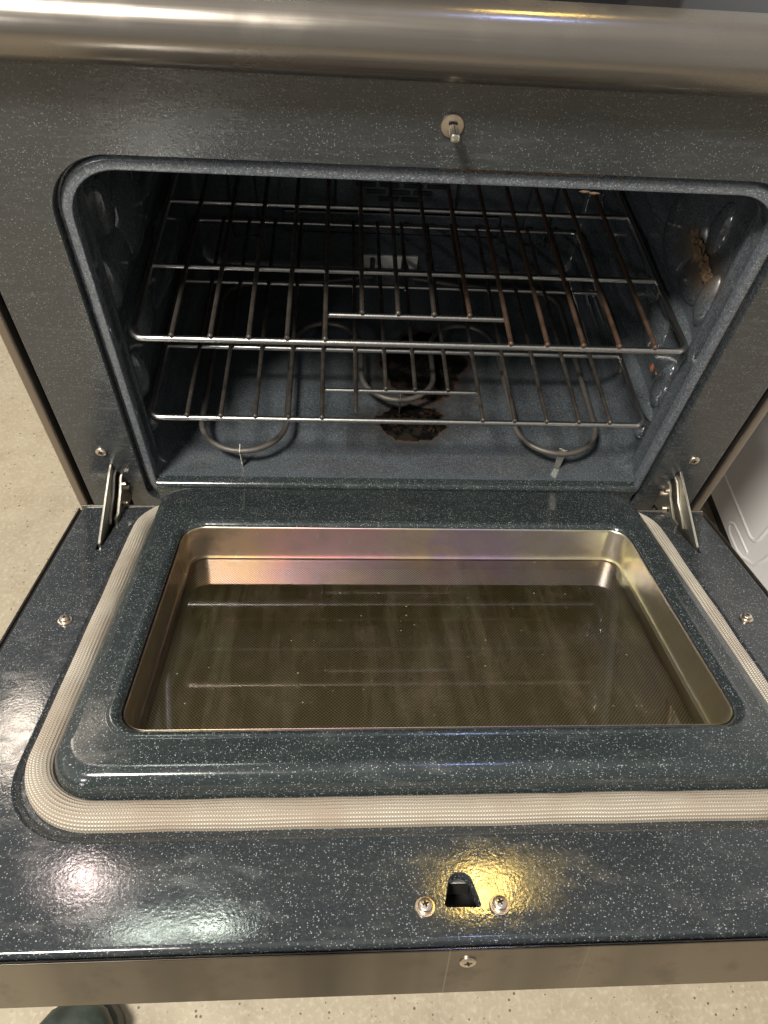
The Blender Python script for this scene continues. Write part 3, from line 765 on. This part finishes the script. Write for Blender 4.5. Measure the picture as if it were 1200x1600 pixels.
# outer steel skin of the door: end strip, two sides, lower face
mb = MB(DOOR)
def box_d(mbx, x0, x1, s0, s1, h0, h1, bev=.0012): mbx.box(x0, x1, -s1, -s0, h0, h1, bev)
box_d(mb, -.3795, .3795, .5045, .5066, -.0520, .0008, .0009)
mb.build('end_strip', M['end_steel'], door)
mb = MB(DOOR); box_d(mb, -.3795, .3795, .0060, .5043, -.0540, -.0522, .0008); mb.build('outer_skin', M['door_steel'], door)
mb = MB(DOOR)
box_d(mb, -.3793, -.3772, .0040, .5042, -.0520, -.0012, .0008); mb.build('door_side', M['side'], door); mb = MB(DOOR); box_d(mb, .3772, .3793, .0040, .5042, -.0520, -.0012, .0008)
mb.build('door_side', M['side'], door)
mb = MB(DOOR)
box_d(mb, -.3771, .3771, .5005, .5044, -.0500, -.0070, .0004)
mb.build('door_gap', M['black'], door)
mb = MB(DOOR); box_d(mb, -.3771, -.3748, .0040, .5000, -.0500, -.0040, .0004); mb.build('door_gap', M['black'], door)
mb = MB(DOOR); box_d(mb, .3748, .3771, .0040, .5000, -.0500, -.0040, .0004)
mb.build('door_gap', M['black'], door)
mb = MB(DOOR); box_d(mb, -.3765, -.288, .0000, .0022, -.035, .0006, .0006); mb.build('hinge_edge', M['zinc'], door); mb = MB(DOOR); box_d(mb, .288, .3765, .0000, .0022, -.035, .0006, .0006)
mb.build('hinge_edge', M['zinc'], door)
END = DOOR @ Matrix.Translation((.0058, -.5067, -.0125)) @ Matrix.Rotation(PI / 2, 4, 'X')
o, cx = screw(END, .005, .0052, door, False, .0014)
merge_cross(o, cx)

# ------------------------------------------------------------------ racks
def make_rack(lab, x0, y0, z, wires, bar_y, stop, rusty):
    root = empty('oven_rack', (x0, y0 + .2, z)); label(root, lab, 'oven rack', 'wire racks inside the oven')
    org = Vector((x0, y0 + .2, z))
    hw = .2790; rf = .0033
    P = []
    def corner(cx, cy, r, a0, a1):
        for k in range(7):
            a = math.radians(a0 + (a1 - a0) * k / 6); P.append((x0 + cx + r * math.cos(a), y0 + cy + r * math.sin(a), z))
    r = .012
    corner(-hw + r, r, r, 180, 270); corner(hw - r, r, r, 270, 360); corner(hw - r, .393 - r, r, 0, 90); corner(-hw + r, .393 - r, r, 90, 180)
    mb = MB(); mb.tube(P, rf, 12, closed=True)
    mb.build('frame', M['rack'], root, origin=org)
    for y in (.119, .248):
        mb = MB(); mb.rod([(x0 - hw + .002, y0 + y, z), (x0 + hw - .002, y0 + y, z)], .0030, 10); mb.build('cross_rod', M['rack'], root, origin=org)
    mb = MB(); mb.rod([(x0 + wires[4], y0 + bar_y, z), (x0 + wires[9], y0 + bar_y, z)], .0028, 10); mb.build('short_cross_rod', M['rack'], root, origin=org)
    for s in (-1, 1):
        mb = MB(); mb.rod([(x0 + s * (hw - .0005), y0 + .112, z + .001), (x0 + s * (hw + .001), y0 + .106, z - .006), (x0 + s * (hw + .001), y0 + .104, z - .011)], .0028, 10)
        mb.build('stop_hook', M['dull_wire'], root, origin=org)
    for k, x in enumerate(wires):
        y1 = bar_y if 5 <= k <= 8 else 0.0
        if stop and k == 5: y1 = .010
        mb = MB(); zz = z + .0052
        dx = .002 * (random.random() - .5)
        mb.rod([(x0 + x, y0 + y1 - .0005, zz - .0006), (x0 + x, y0 + y1 + .01, zz), (x0 + x + dx, y0 + .2, zz), (x0 + x + dx, y0 + .393, zz)], .0025, 8)
        if not (stop and k == 5): mb.ball((x0 + x, y0 + y1, z + .0045), .0031, .0031, .0031, 10, 7)
        mb.build('wire', M['rust_wire'] if rusty(k) else M['dull_wire'], root, origin=org)
    return root
UP = [-.239 + .0371 * k for k in range(14)]
LO = [-.238, -.2015, -.164, -.1275, -.0905, -.0525, -.0175, .0165, .055, .0905, .127, .164, .2015, .2375]
make_rack('upper chrome wire oven rack with rusty brown wires on its right side', 0.0, .0170, .2180, UP, .0430, False, lambda k: k >= 8)
make_rack('lower dull wire oven rack just above the heating element', -.0045, .0200, .1060, LO, .0480, True, lambda k: False)

# ------------------------------------------------------------------ white appliance on the right
NX = .645
wa = empty('white_appliance', (NX + .33, .10, FLOOR)); WO = Vector((NX + .33, .10, FLOOR))
label(wa, 'white appliance with embossed side panel standing right of the oven', 'appliance')
mb = MB(); mb.box(NX, NX + .66, -.25, .42, -.3600, .50, .006); mb.build('cabinet', M['white'], wa, origin=WO)
mb = MB()
def rib(pts, r=.0060): mb.tube([(NX + r - .0017, y, z) for y, z in pts], r, 16)
ribs = []
def rr_path(y0, y1, z0, z1, r):
    return [(a, b_) for a, b_ in rrect(y0, y1, z0, z1, r, 8)]
p = rr_path(.1300, .36, -.2985, .40, .022); rib(p + [p[0]])
mb.build('embossed_rib', M['white'], wa, origin=WO); mb = MB()
rib([(.205, -.335), (.200, -.3445), (.185, -.3475), (.150, -.346), (.1330, -.340), (.1200, -.330), (.1050, -.3200), (.0960, -.3000), (.0915, -.2750), (.085, -.20), (.085, .40)])
mb.build('embossed_rib', M['white'], wa, origin=WO); mb = MB()
rib([(.205, -.335), (.195, -.3255), (.175, -.3235), (.150, -.3225), (.130, -.3215)], .0045)
mb.build('embossed_rib', M['white'], wa, origin=WO)
mb = MB(); mb.box(NX + .02, NX + .64, -.23, .40, FLOOR, -.3605, .003); mb.build('plinth', M['dark'], wa, origin=WO)

# ------------------------------------------------------------------ shoe of the person taking the picture
so = Vector((-.375, -.62, FLOOR))
sh = empty('shoe', so); label(sh, 'dark green grey shoe toe on the floor below the open door', 'shoe')
def shoe_ring(y, hwid, hgt, z0=.0):
    out = []
    for k in range(24):
        a = 2 * PI * k / 24; ca, sa = math.cos(a), math.sin(a)
        out.append((so.x + hwid * math.copysign(abs(ca) ** .8, ca), so.y + y, FLOOR + .024 + z0 + hgt * (.5 + .5 * math.copysign(abs(sa) ** .8, sa))))
    return out
mb = MB()
mb.loft([shoe_ring(-.145, .02, .045), shoe_ring(-.140, .032, .07), shoe_ring(-.11, .039, .095), shoe_ring(-.06, .040, .10), shoe_ring(-.01, .044, .085), shoe_ring(.04, .049, .066), shoe_ring(.08, .0495, .056), shoe_ring(.108, .043, .048), shoe_ring(.124, .031, .038), shoe_ring(.132, .017, .025), shoe_ring(.1345, .004, .012)], True, True)
mb.build('upper', M['shoe'], sh, origin=so)
mb = MB()
R = []
sol = [(-.150, .018), (-.143, .034), (-.11, .043), (-.06, .041), (0, .045), (.05, .053), (.09, .052), (.118, .043), (.135, .028), (.1425, .012)]
left = [(so.x - a, so.y + y) for y, a in sol]; right = [(so.x + a, so.y + y) for y, a in reversed(sol)]
out = left + right
mb.loft([[(x, y, FLOOR) for x, y in out], [(x, y, FLOOR + .020) for x, y in out], [(so.x + (x - so.x) * .95, so.y + (y - so.y) * .985, FLOOR + .027) for x, y in out]], True, True)
mb.build('sole', M['sole'], sh, origin=so)
